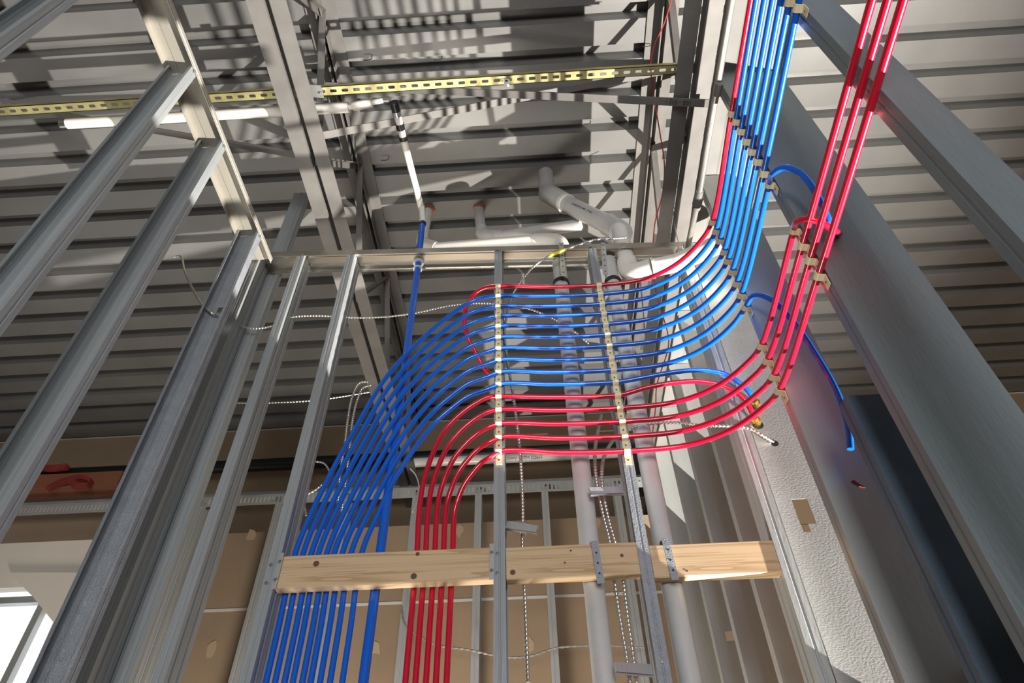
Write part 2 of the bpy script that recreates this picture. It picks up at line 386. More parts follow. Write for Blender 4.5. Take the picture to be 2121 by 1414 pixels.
def strap(lab, pts, wdt, m, holes=True, side=(1, 0, 0)):
    """perforated hanger strap bent along pts"""
    pts = [Vector(p) for p in pts]; mb = MB()
    sd = Vector(side)*wdt/2; n = len(pts); base = []
    for i, p in enumerate(pts):
        t = (pts[min(i+1, n-1)]-pts[max(i-1, 0)]).normalized(); nn = t.cross(Vector(side)).normalized()*.0012
        mb.v += [tuple(p-sd-nn), tuple(p+sd-nn), tuple(p+sd+nn), tuple(p-sd+nn)]
    for i in range(n-1):
        a = i*4
        for j in range(4): mb.f.append((a+j, a+(j+1) % 4, a+4+(j+1) % 4, a+4+j))
    mb.f += [(3, 2, 1, 0), (n*4-4, n*4-3, n*4-2, n*4-1)]
    o = mb.build('hanger_strap', m, origin=tuple(pts[0])); tag(o, lab, 'metal strap')
    if holes:
        L = 0
        for a, b in zip(pts, pts[1:]):
            d = (b-a); k = int(d.length/.028)
            for i in range(k):
                q = a+d*((i+.5)/k); nn = d.normalized().cross(Vector(side)).normalized()
                if nn.y > 0: nn = -nn
                MB().disc(q+nn*.001, nn, .0032, .0008, 8).build('strap_hole', M['hole'], o)
    return o
for px0, lab in ((1236, 'grey strap wrapped over the middle blocking, holding the left drain pipe'), (1387, 'grey strap wrapped over the right blocking, holding the right drain pipe')):
    x = P(px0, 1160, Y=YF).x
    strap(lab, [(x-.003, YW1+.005, ZW1+.011), (x-.003, YF-.001, ZW1+.011), (x, YF-.002, ZW1-.01), (x+.004, YF-.002, ZW0-.004), (x+.005, YF-.001, ZW0-.016)], .021, M['galv_k'])

# ------------------------------------------------------------------ PEX pipes
R = .0087
Y6 = [593, 613, 634, 654, 675, 698, 721, 745, 770, 795, 821, 848, 877, 905, 934]
YP = 1.787
Z6 = [P(1030, y, Y=YP).z for y in Y6]
Y7 = [590.5, 609, 629, 649, 671, 693, 716, 741, 766, 791, 818, 845, 873, 904, 934]
Z7 = [P(1238+i*3.86, y, Y=YP).z for i, y in enumerate(Y7)]
clipB = [(1475, 456), (1482.5, 476), (1490, 496.6), (1499.5, 516.7), (1507, 536), (1516, 558), (1526, 581), (1535.5, 606), (1546, 628), None, None, (1578, 708.5), (1590.7, 738), (1603.4, 771), (1615, 802)]
clipD = [(1514, 238), (1523, 254), (1534, 272), (1545.5, 291.6), (1557, 312), (1568, 333), (1582, 355), (1594, 378), None, None, None, (1645, 474), (1662.5, 505), (1679, 533.5), (1697.5, 562)]
topx = {0: (1555, 0), 1: (1566, 0), 2: (1583, 0), 3: (1600, 0), 4: (1617, 0), 5: (1635, 3), 6: (1652, 15), 12: (1806, 0), 13: (1838, 0), 14: (1871, 0)}
XP = .711; YB_ = 1.505; YD_ = 1.075
ZB = [P(*c, X=XP).z if c else None for c in clipB]
ZD_ = [P(*c, X=XP).z if c else None for c in clipD]
yy8 = [1.790, 1.800, 1.812, 1.825, 1.838, 1.848, 1.855, 1.858]
T = [(1012, 615), (975, 625), (920, 662), (860, 715), (800, 781), (740, 880), (660, 1030), (612.7, 1143)]
N = [(1012, 805), (970, 820), (935, 845), (901, 875), (851, 939), (813, 1000), (785, 1060), (750, 1143)]
bx = [612.7, 629, 646, 661, 678, 693, 710, 728, 750]
RT = [(1012, 822), (980, 838), (948, 862), (921, 892), (897, 938), (878, 995), (868, 1062), (864, 1140)]
RN = [(1014, 948), (998, 958), (978, 980), (960, 1006), (948, 1035), (941, 1062), (939, 1100), (938, 1140)]
rbx = [864, 882, 901, 919, 938]
ordn = ['first', 'second', 'third', 'fourth', 'fifth', 'sixth', 'seventh', 'eighth', 'ninth']
pipes = []
for i in range(15):
    left = []
    if i == 0:
        left = [P(1020, 780, Y=2.05), P(1003, 762, Y=2.02), P(985, 728, Y=1.98), P(970, 700, Y=1.95), P(962, 665, Y=1.90), P(966, 635, Y=1.86), P(980, 612, Y=1.83), P(1002, 597, Y=1.80)]
    else:
        if i <= 9: s = (i-1)/8; a, b, xb = T, N, bx[i-1]; zz = Y6[i]; s2 = (zz-Y6[1])/(Y6[9]-Y6[1])
        else: s = (i-10)/4; a, b, xb = RT, RN, rbx[i-10]; s2 = (Y6[i]-Y6[10])/(Y6[14]-Y6[10])
        w8 = []
        for k in range(8):
            sk = s2+(s-s2)*k/7
            px = a[k][0]*(1-sk)+b[k][0]*sk; py = a[k][1]*(1-sk)+b[k][1]*sk
            if k == 7: px = xb
            if k == 6: px += (xb-(a[7][0]*(1-sk)+b[7][0]*sk))*.6
            yo = (((i*37) % 5)-2)*.0022*min(1, max(0, (k-3)/3))
            w8.append(P(px, py, Y=yy8[k]+yo+(.004 if k > 4 else 0)))
        q = w8[-1]
        left = [Vector((q.x, q.y, .01)), Vector((q.x, q.y, 1.2)), Vector((q.x, q.y, 2.25))]+w8[::-1]
    mid = [Vector((-.112, YP, Z6[i])), Vector((.08, YP+.002, (Z6[i]+Z7[i])/2-.004)), Vector((.298, YP, Z7[i]))]
    if i not in (9, 10):
        arc = []
        for th in (22, 45, 68):
            t = math.radians(th); arc.append(Vector((.36+(XP-.36)*math.sin(t), 1.46+(YP-1.46)*math.cos(t), Z7[i]+(ZB[i]-Z7[i])*th/90)))
        right = arc+[Vector((XP, YB_, ZB[i]))]
        if i == 8:
            right += [P(1562, 612, Y=1.425), P(1592, 617, Y=1.40), P(1640, 662, Y=1.395), P(1690, 735, Y=1.395), P(1735, 815, Y=1.40), P(1757, 885, Y=1.41), P(1762, 930, Y=1.42)]
        else:
            right += [Vector((XP, YD_, ZD_[i]))]
            if i == 7:
                right += [P(1603, 357, Y=.99), P(1625, 347, Y=.965), P(1655, 357, Y=.96), P(1690, 400, Y=.97), P(1716, 455, Y=1.0), P(1722, 485, Y=1.045)]
            elif i == 11:
                right += [P(1652, 458, Y=1.02), P(1672, 454, Y=1.0), P(1700, 460, Y=1.0), P(1725, 476, Y=1.02), P(1738, 484, Y=1.055)]
            else:
                tp = P(*topx[i], X=XP); d = (tp-right[-1]); right += [tp, tp+d*1.2]
    elif i == 9:
        right = [P(1340, 780, Y=1.775), P(1400, 770, Y=1.765), P(1455, 766, Y=1.76), P(1500, 774, Y=1.76), P(1532, 793, Y=1.765), P(1552, 812, Y=1.778), P(1562, 828, Y=1.80)]
    else:
        right = [P(1340, 802, Y=1.775), P(1400, 792, Y=1.765), P(1455, 790, Y=1.76), P(1500, 800, Y=1.76), P(1535, 820, Y=1.765), P(1553, 845, Y=1.78), P(1561, 862, Y=1.80)]
    pts = spline(left+mid+right, 9)
    isred = i in (0, 10, 11, 12, 13, 14)
    if i == 0: lab = 'topmost red pipe, hooking back behind the left clip strip'
    elif i == 7: lab = 'seventh blue pipe from the top, looping over into the big grey-green stud'
    elif i == 8: lab = 'eighth blue pipe from the top, arcing down past the dimpled stud'
    elif i == 9: lab = 'lowest blue pipe on the clip strips, ending at a brass fitting'
    elif i == 10: lab = 'uppermost of the lower red pipes, ending at a brass fitting'
    elif i == 11: lab = 'second of the lower red pipes, bending into the big grey-green stud'
    elif i == 14: lab = 'lowest red pipe on the clip strips'
    elif isred: lab = '%s of the five lower red pipes at the left clip strip' % ordn[i-10]
    else: lab = '%s blue pipe from the top on the cream clip strips' % ordn[i-1]
    o = MB().tube(pts, R, 14).build('red_pex_pipe' if isred else 'blue_pex_pipe', M['red'] if isred else M['blue'], None, True, origin=tuple(pts[0]))
    tag(o, lab, 'water pipe', 'red water pipes' if isred else 'blue water pipes')
    pipes.append(o)
    # printed line on the pipe between the clip strips
# big blue riser
p0 = P(876, 462, Y=1.866); p1 = P(870, 520, Y=1.866)
o = MB().tube([(p1.x, 1.866, .01), (p1.x, 1.866, 3.9), (p0.x-.002, 1.866, p0.z-.02), tuple(p0)], .0145, 18).build('blue_riser_pipe', M['blue'], None, True, origin=(p1.x, 1.866, 0))
tag(o, 'thick blue riser pipe standing alone left of the red pipes', 'water pipe')
MB().tube([(p1.x, 1.866, 3.862), (p1.x, 1.866, 3.868)], .021, 18).build('pipe_grommet', M['pvc_w'], o, True)
MB().tube([(p1.x, 1.866, 3.904), (p1.x, 1.866, 3.93)], .024, 18).build('pipe_grommet', M['pvc_w'], o, True)
MB().tube([(p0.x-.002, 1.866, p0.z-.015), tuple(p0)], .017, 16).build('end_ring', M['dark'], o, True)

# ------------------------------------------------------------------ cream clips
def clip(lab, c, ax, nrm, group, tab=-1, nail=True):
    """saddle clip around a pipe at c, pipe direction ax, pointing away from the stud along nrm"""
    c, a, n = Vector(c), Vector(ax).normalized(), Vector(nrm).normalized(); t = a.cross(n).normalized()
    if t.z*tab < 0: t = -t                                  # the tab side
    r = R+.0012; th = .0018; wd = .0105; prof = [(.0465, -r+.000), (r+.002, -r+.000)]
    for k in range(9):
        an = math.radians(-8+k*196/8); prof.append((r*math.cos(an), r*math.sin(an)))
    prof += [(-r-.003, -r)]
    mb = MB(); to3 = lambda u, v, s_: tuple(c+t*u+n*v+a*s_)
    mb.sheet(prof, th, to3, -wd, wd)
    o = mb.build('pipe_clip', M['cream'], origin=tuple(c)); tag(o, lab, 'pipe clip', group)
    q = c+t*.029+n*(-r+th/2)
    MB().disc(q, n, .0036, .0016, 8).build('nail_head', M['screw'] if nail else M['hole'], o, True)
    MB().disc(q+n*.0015, n, .0018, .0006, 6).build('nail_socket', M['hole'], o)
    return o
def pname(i):
    if i == 0: return 'the topmost red pipe'
    if i <= 9: return 'the %s blue pipe' % ordn[i-1]
    return 'the %s lower red pipe' % ordn[i-10]
for i in range(15):
    clip('cream clip over %s on the left clip strip' % pname(i), (X6+.016, YP, Z6[i]), (1, 0, 0), (0, -1, 0), 'cream clips of the left strip')
for i in range(15):
    d = X7+.016
    clip('cream clip over %s on the right clip strip' % pname(i), (d, YP, Z7[i]), (1, 0, 0), (0, -1, 0), 'cream clips of the right strip')
for i in range(15):
    if ZB[i] is not None:
        clip('cream clip over %s where it turns along the right wall' % pname(i), (XP, YB_, ZB[i]), (0.15, -1, 0), (-1, 0, 0), 'cream clips on the light grey stud')
    if ZD_[i] is not None:
        clip('cream clip over %s on the big grey-green stud' % pname(i), (XP, YD_, ZD_[i]), (0, -1, 0), (-1, 0, 0), 'cream clips on the grey-green stud')
for i in (5, 6):
    q = P(*topx[i], X=XP); clip('cream clip over %s at the top edge of the view' % pname(i), q, (0, -1, 0), (-1, 0, 0), 'cream clips at the top edge')

# brass fittings on the dimpled stud
for (px, py, lab) in ((1566, 832, 'upper brass fitting on the dimpled stud, taking the blue pipe'), (1566, 868, 'lower brass fitting on the dimpled stud, taking the red pipe')):
    q = P(px, py, Y=1.815); o = thing('brass_fitting', tuple(q), lab, 'pipe fitting')
    a = P(px-5, py-4, Y=1.795); b_ = P(px+2, py+6, Y=1.828)
    MB().tube([a, a+(b_-a)*.5], .0125, 6).build('hex_nut', M['brass'], o, False)
    MB().tube([a+(b_-a)*.55, b_], .0155, 16).build('flange', M['brass'], o, True)
    MB().tube([b_, b_+Vector((.0, .03, -.02))], R, 12).build('pipe_stub', M['red'] if py > 850 else M['blue'], o, True)
    MB().tube([b_+Vector((0, -.002, -.012)), b_+Vector((0, .0, -.012))], .018, 16).build('stud_hole', M['hole'], o, True)

q = P(1605, 918, Y=1.828); MB().tube([q+Vector((0, .001, 0)), q+Vector((0, -.0008, 0))], .012, 14).build('cable_hole', M['hole'], A, True)
for (px, py) in ((1668, 1002), (1602, 1262)): pass
# ------------------------------------------------------------------ PVC
def pvc(lab, pts, r, m, rings=(), name='drain_pipe', seg=24, cat='drain pipe', n=8, sm=True):
    p = spline(pts, n) if sm else [Vector(q) for q in pts]
    o = MB().tube(p, r, seg).build(name, m, None, True, origin=tuple(p[0])); tag(o, lab, cat)
    for (a, b, rr, nm, mm) in rings:
        MB().tube([Vector(a), Vector(b)], rr, seg).build(nm, mm, o, True)
    return o
for (tx, ty, bx_, lab) in ((1168, 600, 1245, 'left white drain pipe standing behind the middle blocking'), (1285, 600, 1410, 'right white drain pipe standing behind the right blocking')):
    xx = (P(tx, ty, Y=1.873).x+P(bx_, 1414, Y=1.873).x)/2
    zt = 3.71 if tx < 1200 else 3.70
    o = pvc(lab, [(xx, 1.873, .01), (xx, 1.873, zt-.03), (xx, 1.873, zt-.01), (xx, 1.873, 3.86)], .0305, M['pvc'], sm=False)
    MB().tube([(xx, 1.873, zt-.006), (xx, 1.873, zt+.012)], .0365, 24).build('rubber_band', M['rubber'], o, True)
# grey vent with two elbows
v0 = P(1131, 372, Y=2.10); v0 = Vector((v0.x, 2.10, 5.03)); v1 = P(1133, 398, Y=2.06); v2 = P(1150, 415, Y=2.03); v3 = P(1270, 468, Y=1.90)
v4 = P(1291, 485, Y=1.866); vx = .442; yv = 1.846
path = [v0, Vector((v0.x, 2.10, 4.72))]
a1 = P(1142, 404, Y=2.04); a2 = P(1172, 422, Y=1.99); a3 = P(1262, 466, Y=1.90); a4 = P(1286, 484, Y=1.87)
down1 = Vector((vx, yv, 3.98)); down2 = Vector((vx, yv, 3.76)); e1 = Vector((vx+.02, yv-.01, 3.715)); h1 = Vector((vx+.09, yv-.045, 3.70)); h2 = P(1400, 545, Z=3.705); h3 = P(1490, 505, Z=3.71)
rv = .046
o = thing('vent_pipe', (v0.x, v0.y, v0.z), 'grey vent pipe dropping from the deck with elbows, through the front track', 'drain pipe')
MB().tube([v0, Vector((v0.x, 2.10, 4.80)), a1], rv, 28).build('riser', M['pvc'], o, True)
MB().tube(spline([Vector((v0.x, 2.10, 4.78)), a1+Vector((-.004, .01, .02)), a2], 8), rv+.008, 28).build('upper_elbow', M['pvc'], o, True)
MB().tube([a2, a3], rv, 28).build('sloping_pipe', M['pvc'], o, True)
MB().tube(spline([a3, a4+Vector((0, 0, .01)), Vector((vx, yv+.005, 4.03))], 8), rv+.008, 28).build('middle_elbow', M['pvc'], o, True)
MB().tube([Vector((vx, yv+.003, 4.06)), Vector((vx, yv, 3.77))], .037, 26).build('drop', M['pvc_w'], o, True)
MB().tube(spline([Vector((vx, yv, 3.81)), Vector((vx+.002, yv, 3.745)), Vector((vx+.03, yv-.015, 3.715)), h1], 8), .044, 26).build('lower_elbow', M['pvc_w'], o, True)
MB().tube([h1, h2, h3, h3+(h3-h2)*.5], .040, 26).build('branch', M['pvc_w'], o, True)
MB().tube([h1-(h2-h1)*.05, h1+(h2-h1)*.04], .047, 26).build('collar', M['pvc_w'], o, True)
d_ = (a3-a2).normalized()
MB().tube([a2-d_*.012, a2+d_*.012], rv+.009, 28).build('collar', M['pvc_w'], o, True)
MB().tube([a3-d_*.01, a3+d_*.015], rv+.009, 28).build('collar', M['pvc'], o, True)
VENT = o
def text(body, loc, xdir, ydir, size, m, parent, name='lettering'):
    c = bpy.data.curves.new(name, 'FONT'); c.body = body; c.size = size; c.extrude = .0002; c.align_x = 'CENTER'; c.align_y = 'CENTER'
    t_ = bpy.data.objects.new(name, c); COL.objects.link(t_)
    dg = bpy.context.evaluated_depsgraph_get(); me = bpy.data.meshes.new_from_object(t_.evaluated_get(dg)); bpy.data.objects.remove(t_)
    x = Vector(xdir).normalized(); y = Vector(ydir); y = (y-x*y.dot(x)).normalized(); z = x.cross(y)
    mw = Matrix(((x.x, y.x, z.x, loc[0]), (x.y, y.y, z.y, loc[1]), (x.z, y.z, z.z, loc[2]), (0, 0, 0, 1)))
    off = Vector(parent['_o']) if parent is not None else Vector((0, 0, 0))
    me.transform(Matrix.Translation(-off) @ mw); me.materials.clear(); me.materials.append(m)
    o = bpy.data.objects.new(name, me); COL.objects.link(o)
    if parent is not None: o.parent = parent
    return o
mid = (a2+a3)/2; vw = (CAMP-mid).normalized(); vn = (vw-d_*vw.dot(d_)).normalized(); upn = vn.cross(d_)
n2 = (vn+upn*.35).normalized()
text('CHARLOTTE PIPE   3" PVC', mid+n2*(rv+.0008), d_, n2.cross(d_), .016, M['ink'], o)
# two small vents with orange caulk
c1 = P(885, 435, Y=2.30)
s1 = P(872, 500, Y=2.20)
o = thing('small_vent', (c1.x, 2.29, 5), 'white pipe behind the blue riser, bending along the top of the track', 'drain pipe')
k1 = P(886, 440, Y=2.30); k2 = P(875, 495, Y=2.25); k3 = P(905, 513, Y=2.22); k4 = P(1110, 497, Y=2.10); k5 = P(1160, 497, Y=2.05)
MB().tube([Vector((k1.x, k1.y, 5.04)), k1, k2], .030, 22).build('riser', M['pvc_w'], o, True)
MB().tube(spline([k2+Vector((0, 0, .02)), k2+Vector((.002, 0, -.03)), k3], 8), .034, 22).build('elbow', M['pvc_w'], o, True)
MB().tube([k3, k4], .030, 22).build('run', M['pvc_w'], o, True)
MB().tube(spline([k4, k4+(k5-k4)*.6, k5+Vector((.0, 0, -.025)), k5+Vector((.01, 0, -.09))], 6), .036, 22).build('coupling', M['pvc_w'], o, True)
MB().tube([(k1.x+.005, k1.y, 4.975), (k1.x+.005, k1.y, 4.998)], .038, 20).build('fire_caulk', M['caulk'], o, True)
j1 = P(992, 440, Y=2.31); j2 = P(997, 480, Y=2.26); j3 = P(1030, 490, Y=2.22); j4 = P(1205, 465, Y=2.02)
o = thing('small_vent', (j1.x, 2.31, 5), 'white pipe with orange caulk, bending right to the grey vent', 'drain pipe')
MB().tube([Vector((j1.x, j1.y, 5.04)), j1, j2], .031, 22).build('riser', M['pvc'], o, True)
MB().tube(spline([j2+Vector((0, 0, .03)), j2+Vector((.003, 0, -.02)), j3], 8), .036, 22).build('elbow', M['pvc'], o, True)
MB().tube([j3, j4], .031, 22).build('run', M['pvc'], o, True)
MB().tube([j3, j3+(j4-j3)*.06], .037, 22).build('collar', M['pvc'], o, True)
MB().tube([(j1.x, j1.y, 4.972), (j1.x, j1.y, 4.998)], .038, 20).build('fire_caulk', M['caulk'], o, True)
# white supply line along the strut, then back to the blue riser
z_ = 4.36
wa = P(140, 256, Z=z_); wb = P(722, 222, Z=z_); wc = P(800, 206, Z=z_); wd_ = P(822, 235, Z=z_); we = P(877, 448, Z=z_)
o = thing('white_supply_pipe', tuple(wb), 'white pipe under the slotted strut, turning down to the blue riser', 'water pipe')
MB().tube([wa, wb], .024, 18).build('covered_run', M['pvc_w'], o, True)
MB().tube([wb+(wc-wb)*.12, wb+(wc-wb)*.62], .021, 18).build('sleeve', M['pvc_w'], o, True)
MB().tube([wb, wc], .013, 14).build('inner_pipe', M['pvc_w'], o, True)
MB().tube([wc+Vector((-.01, 0, 0)), wc+Vector((.012, .0, 0))], .016, 14).build('clamp_ring', M['screw'], o, True)
MB().tube([wd_+(we-wd_)*-.10, wd_+(we-wd_)*.0], .020, 16).build('black_elbow', M['rubber'], o, True)
MB().tube([wd_, we], .0165, 16).build('long_run', M['pvc_w'], o, True)
MB().tube([wd_+(we-wd_)*-.02, wd_+(we-wd_)*.02], .021, 16).build('clamp_ring', M['screw'], o, True)
MB().tube([wd_+(we-wd_)*.09, wd_+(we-wd_)*.14], .020, 16).build('black_band', M['rubber'], o, True)
MB().tube([wd_+(we-wd_)*.20, wd_+(we-wd_)*.235], .020, 16).build('black_band', M['rubber'], o, True)
MB().tube([we, Vector((we.x, 1.866, z_-.0)), Vector((p0.x, 1.866, p0.z+.002))], .0165, 16).build('end_elbow', M['pvc_w'], o, True)
MB().tube([wa+Vector((-.03, 0, 0)), wa], .021, 14).build('end_cap', M['screw'], o, True)

# ------------------------------------------------------------------ slotted strut
zs = 4.325; sa = P(-60, 236, Z=zs); sb = P(1476, 138, Z=zs)
sy = (sa.y+sb.y)/2
o = thing('slotted_strut', (sa.x, sy, zs), 'long yellow slotted strut hung across under the joists', 'metal strut')
w_, h_, t_ = .041, .022, .0025; sl, pitch, sw = .029, .0508, .0135
mb = MB(); x0, x1 = sa.x, min(sb.x, .80)
mb.box(x0, x1, sy-w_/2, sy-w_/2+t_, zs, zs+h_); mb.box(x0, x1, sy+w_/2-t_, sy+w_/2, zs, zs+h_)
mb.box(x0, x1, sy-w_/2, sy-sw/2, zs, zs+t_); mb.box(x0, x1, sy+sw/2, sy+w_/2, zs, zs+t_)
x = x0
while x < x1-pitch:
    xe = x+pitch-sl; mb.box(x, xe, sy-sw/2, sy+sw/2, zs, zs+t_)
    # rounded slot ends
    for sx, dx in ((xe, 1), (x+pitch, -1)):
        for sy_, dy in ((sy-sw/2, 1), (sy+sw/2, -1)):
            n = len(mb.v); r_ = .005; poly = [(sx, sy_)]+[(sx+dx*r_*(1-math.sin(a_)), sy_+dy*r_*(1-math.cos(a_))) for a_ in [math.pi/2*k/4 for k in range(5)]]
            k = len(poly)
            for z in (zs, zs+t_): mb.v += [(u, v, z) for u, v in poly]
            mb.f.append(tuple(n+q for q in range(k))); mb.f.append(tuple(n+k+q for q in range(k-1, -1, -1)))
            for q in range(k): mb.f.append((n+q, n+(q+1) % k, n+k+(q+1) % k, n+k+q))
    x += pitch
mb.build('slotted_channel', M['strut'], o)
q = P(655, 190, Z=zs)
MB().obox((q.x, sy-.005, zs-.004), (.03, 0, -.008), (0, .028, 0), (0, 0, .0015)).build('beam_clamp', M['galv_b'], o)
MB().tube([(q.x+.025, sy, zs-.02), (q.x+.025, sy, zs+.03)], .006, 10).build('clamp_bolt', M['screw'], o, True)
o = thing('strut_hanger', (P(1050, 198, Y=sy).x, sy, zs), 'small white pipe hanger under the slotted strut', 'bracket')
q = P(1050, 196, Y=sy+.01)
MB().box(q.x-.011, q.x+.011, sy-.006, sy+.006, zs-.055, zs-.002).build('hanger_body', M['pvc_w'], o)
MB().box(q.x-.006, q.x+.006, sy-.0072, sy-.0055, zs-.030, zs-.015).build('hanger_slot', M['hole'], o)
MB().box(q.x-.015, q.x+.015, sy-.008, sy+.008, zs-.006, zs-.001).build('hanger_foot', M['screw'], o)

# ------------------------------------------------------------------ joists
def joist(cx, lab, y0=-1.2, y1=4.48, zb=4.25):
    o = thing('bar_joist', (cx, y0, zb), lab, 'roof joist'); lg = .064; gp = .013
    for s in (-1, 1):
        MB().angle((cx+s*gp, y0, zb), (cx+s*gp, y1, zb), lg, .006, (s, 0, 0), (0, 0, 1)).build('bottom_chord', M['joist'], o)
        MB().angle((cx+s*gp, y0, ZD-.009), (cx+s*gp, y1, ZD-.009), lg, .006, (s, 0, 0), (0, 0, -1)).build('top_chord', M['joist'], o)
    y = y0+.2; k = 0
    while y < y1-.45:
        a = (cx, y, zb+.035 if k % 2 == 0 else ZD-.035); b = (cx, y+.42, ZD-.035 if k % 2 == 0 else zb+.035)
        MB().angle(a, b, .032, .005, (1, 0, 0), (0, 1, 0)).build('web_bar', M['joist'], o); y += .42; k += 1
    return o
J1, J2 = -.945, .745
joist(J1, 'grey bar joist left of centre, crossing over the front track')
joist(J2, 'dark bar joist beside the pipe wall at the right')
# bridging: crossed angles
yb = P(1440, 218, Z=4.25).y
def brace(a, b, lab, txt=None):
    o = thing('bridging_brace', a, lab, 'steel brace')
    a, b = Vector(a), Vector(b)
    MB().angle(a, b, .034, .004, (0, 0, 1) if abs((b-a).z) < .3 else (0, -.2, 1), (0, -1, 0)).build('angle_bar', M['joist'], o)
    if txt:
        d = (b-a).normalized(); n = Vector((0, -1, 0)); n = Vector((0, -.75, -.66)); n = (n-d*n.dot(d)).normalized()
        q = b-d*.125+Vector((0, -.017, -.0045)); text(txt, q, -d, (0, 1, 0), .026, M['ink'], o)
    return o
brace(tuple(P(672, 184, Z=4.70)), tuple(P(1467, 222, Z=4.195)), 'bridging angle sloping down to the right joist, stamped near its end', '102 - 01J -')
brace(tuple(P(668, 288, Z=4.27)), tuple(P(1395, 150, Z=4.90)), 'bridging angle rising to the right from the left joist')
brace((J1-.03, yb+.16, 4.27), (J1-1.75, yb+.12, 4.93), 'bridging angle on the far side of the left joist')
brace((J2+.04, 1.65, 4.28), (J2+.5, 1.45, 4.9), 'short dark brace beside the right joist')

# ------------------------------------------------------------------ conduit
ca = P(1515.6, 0, X=.69); cb = P(1451, 391, X=.69); zc = 3.74
ya, yb2 = ca.y, cb.y
cp = lambda px, py: P(px, py, X=.69)
q0, q1, q2 = cp(1516, 0), cp(1447, 408), cp(1425, 510)
o = thing('steel_conduit', tuple(q1), 'steel conduit with a coupling, running overhead beside the topmost red pipe', 'conduit')
d = (q0-q1)
MB().tube([q1+d*.02, q0, q0+d*.5], .0118, 16).build('near_length', M['emt'], o, True)
MB().tube([q1, q2, q2+(q2-q1)*.8], .0118, 16).build('far_length', M['emt'], o, True)
u_ = (q2-q1).normalized()
MB().tube([q1-u_*.03, q1+u_*.0], .0145, 16).build('coupling', M['emt'], o, True)
MB().tube([q1+u_*.0, q1+u_*.035], .020, 8).build('hex_nut', M['joist'], o)
MB().tube([q1+u_*.035, q1+u_*.06], .017, 16).build('coupling_end', M['joist'], o, True)
qa = cp(1488, 185); MB().tube([qa-u_*.022, qa+u_*.022], .0128, 16).build('band', M['joist'], o, True)

# ------------------------------------------------------------------ flexible cable
def flex(lab, pts, r=.0065, m='mc', bits=(), step=.0031, name='armored_cable', cat='cable'):
    p = resample(spline(pts, 12), step); n = len(p)
    rf = lambda i: r*(1.05 if i % 4 < 2 else .66)
    o = MB().tube(p, r, 8, True, rf).build(name, M[m], None, True, origin=tuple(p[0])); tag(o, lab, cat)
    for (a, b, mm) in bits:
        i0, i1 = int(a*n), max(int(b*n), int(a*n)+2); MB().tube(p[i0:i1], r+.0012, 10).build('tape_marker', M[mm], o, True)
    return o
def wire(lab, pts, r, m, name='wire'):
    o = MB().tube(spline(pts, 10), r, 8).build(name, M[m], None, True, origin=tuple(pts[0])); return tag(o, lab, 'wire')
flex('armored cable with yellow tape arching over the front track, hanging beside the left clip strip',
     [P(1296, 492, Y=1.77), P(1270, 494, Y=1.75), P(1235, 496, Y=1.74), P(1190, 510, Y=1.745), P(1135, 532, Y=1.76), P(1108, 550, Y=1.78), P(1085, 575, Y=1.84), P(1062, 610, Y=1.86), P(1050, 650, Y=1.862), P(1045, 690, Y=1.862), P(1050, 740, Y=1.862), P(1060, 800, Y=1.862), P(1070, 870, Y=1.862), P(1077, 930, Y=1.862), P(1083, 1060, Y=1.862), P(1082, 1130, Y=1.862), P(1088, 1250, Y=1.862), P(1094, 1414, Y=1.862)],
     .0058, bits=((.135, .17, 'yellow'), (.795, .804, 'yellow')))
flex('armored cable hooked at its top end left of the knurled stud', [P(360, 532, Y=1.72), P(372, 530, Y=1.72), P(382, 560, Y=1.70), P(400, 600, Y=1.68), P(420, 632, Y=1.65), P(440, 649, Y=1.635), P(452, 655, Y=1.655)], .0048)
flex('armored cable swagging between the left studs and across behind the blue riser', [P(484, 670, Y=1.85), P(520, 680, Y=1.85), P(560, 676, Y=1.85), P(600, 658, Y=1.86), P(660, 654, Y=1.86), P(740, 658, Y=1.88), P(800, 656, Y=1.89), P(860, 648, Y=1.90), P(940, 632, Y=1.92), P(1000, 628, Y=1.95), P(1070, 634, Y=1.98), P(1120, 648, Y=2.0), P(1180, 680, Y=2.02), P(1220, 712, Y=2.05)], .0045)
flex('thin armored cable low behind the left studs', [P(440, 834, Y=2.6), P(560, 834, Y=2.6), P(660, 828, Y=2.6), P(765, 812, Y=2.6)], .0045, step=.004)
flex('armored cable looping left of the blue pipes, its tail hanging', [P(762, 790, Y=2.3), P(745, 793, Y=2.3), P(730, 820, Y=2.3), P(720, 870, Y=2.3), P(714, 920, Y=2.3), P(704, 980, Y=2.3), P(700, 1040, Y=2.3), P(682, 1090, Y=2.3), P(662, 1130, Y=2.3)], .0065)
flex('second armored cable looping beside the first left of the blue pipes', [P(768, 797, Y=2.34), P(752, 803, Y=2.34), P(741, 825, Y=2.34), P(730, 870, Y=2.34), P(724, 930, Y=2.34), P(716, 1000, Y=2.34), P(708, 1060, Y=2.34)], .0065)
flex('short white cable loop behind the leftmost blue pipe', [P(650, 955, Y=2.6), P(672, 960, Y=2.6), P(682, 985, Y=2.6), P(660, 1010, Y=2.6), P(632, 1030, Y=2.6), P(634, 1068, Y=2.6)], .0045, step=.004)
flex('left armored cable hanging between the two drain pipes', [P(1245, 860, Y=1.95), P(1238, 895, Y=1.93), P(1232, 940, Y=1.88), P(1236, 1000, Y=1.862), P(1248, 1060, Y=1.862), P(1265, 1130, Y=1.862), P(1274, 1210, Y=1.862), P(1286, 1290, Y=1.862), P(1298, 1360, Y=1.862), P(1308, 1440, Y=1.862)], .0065)
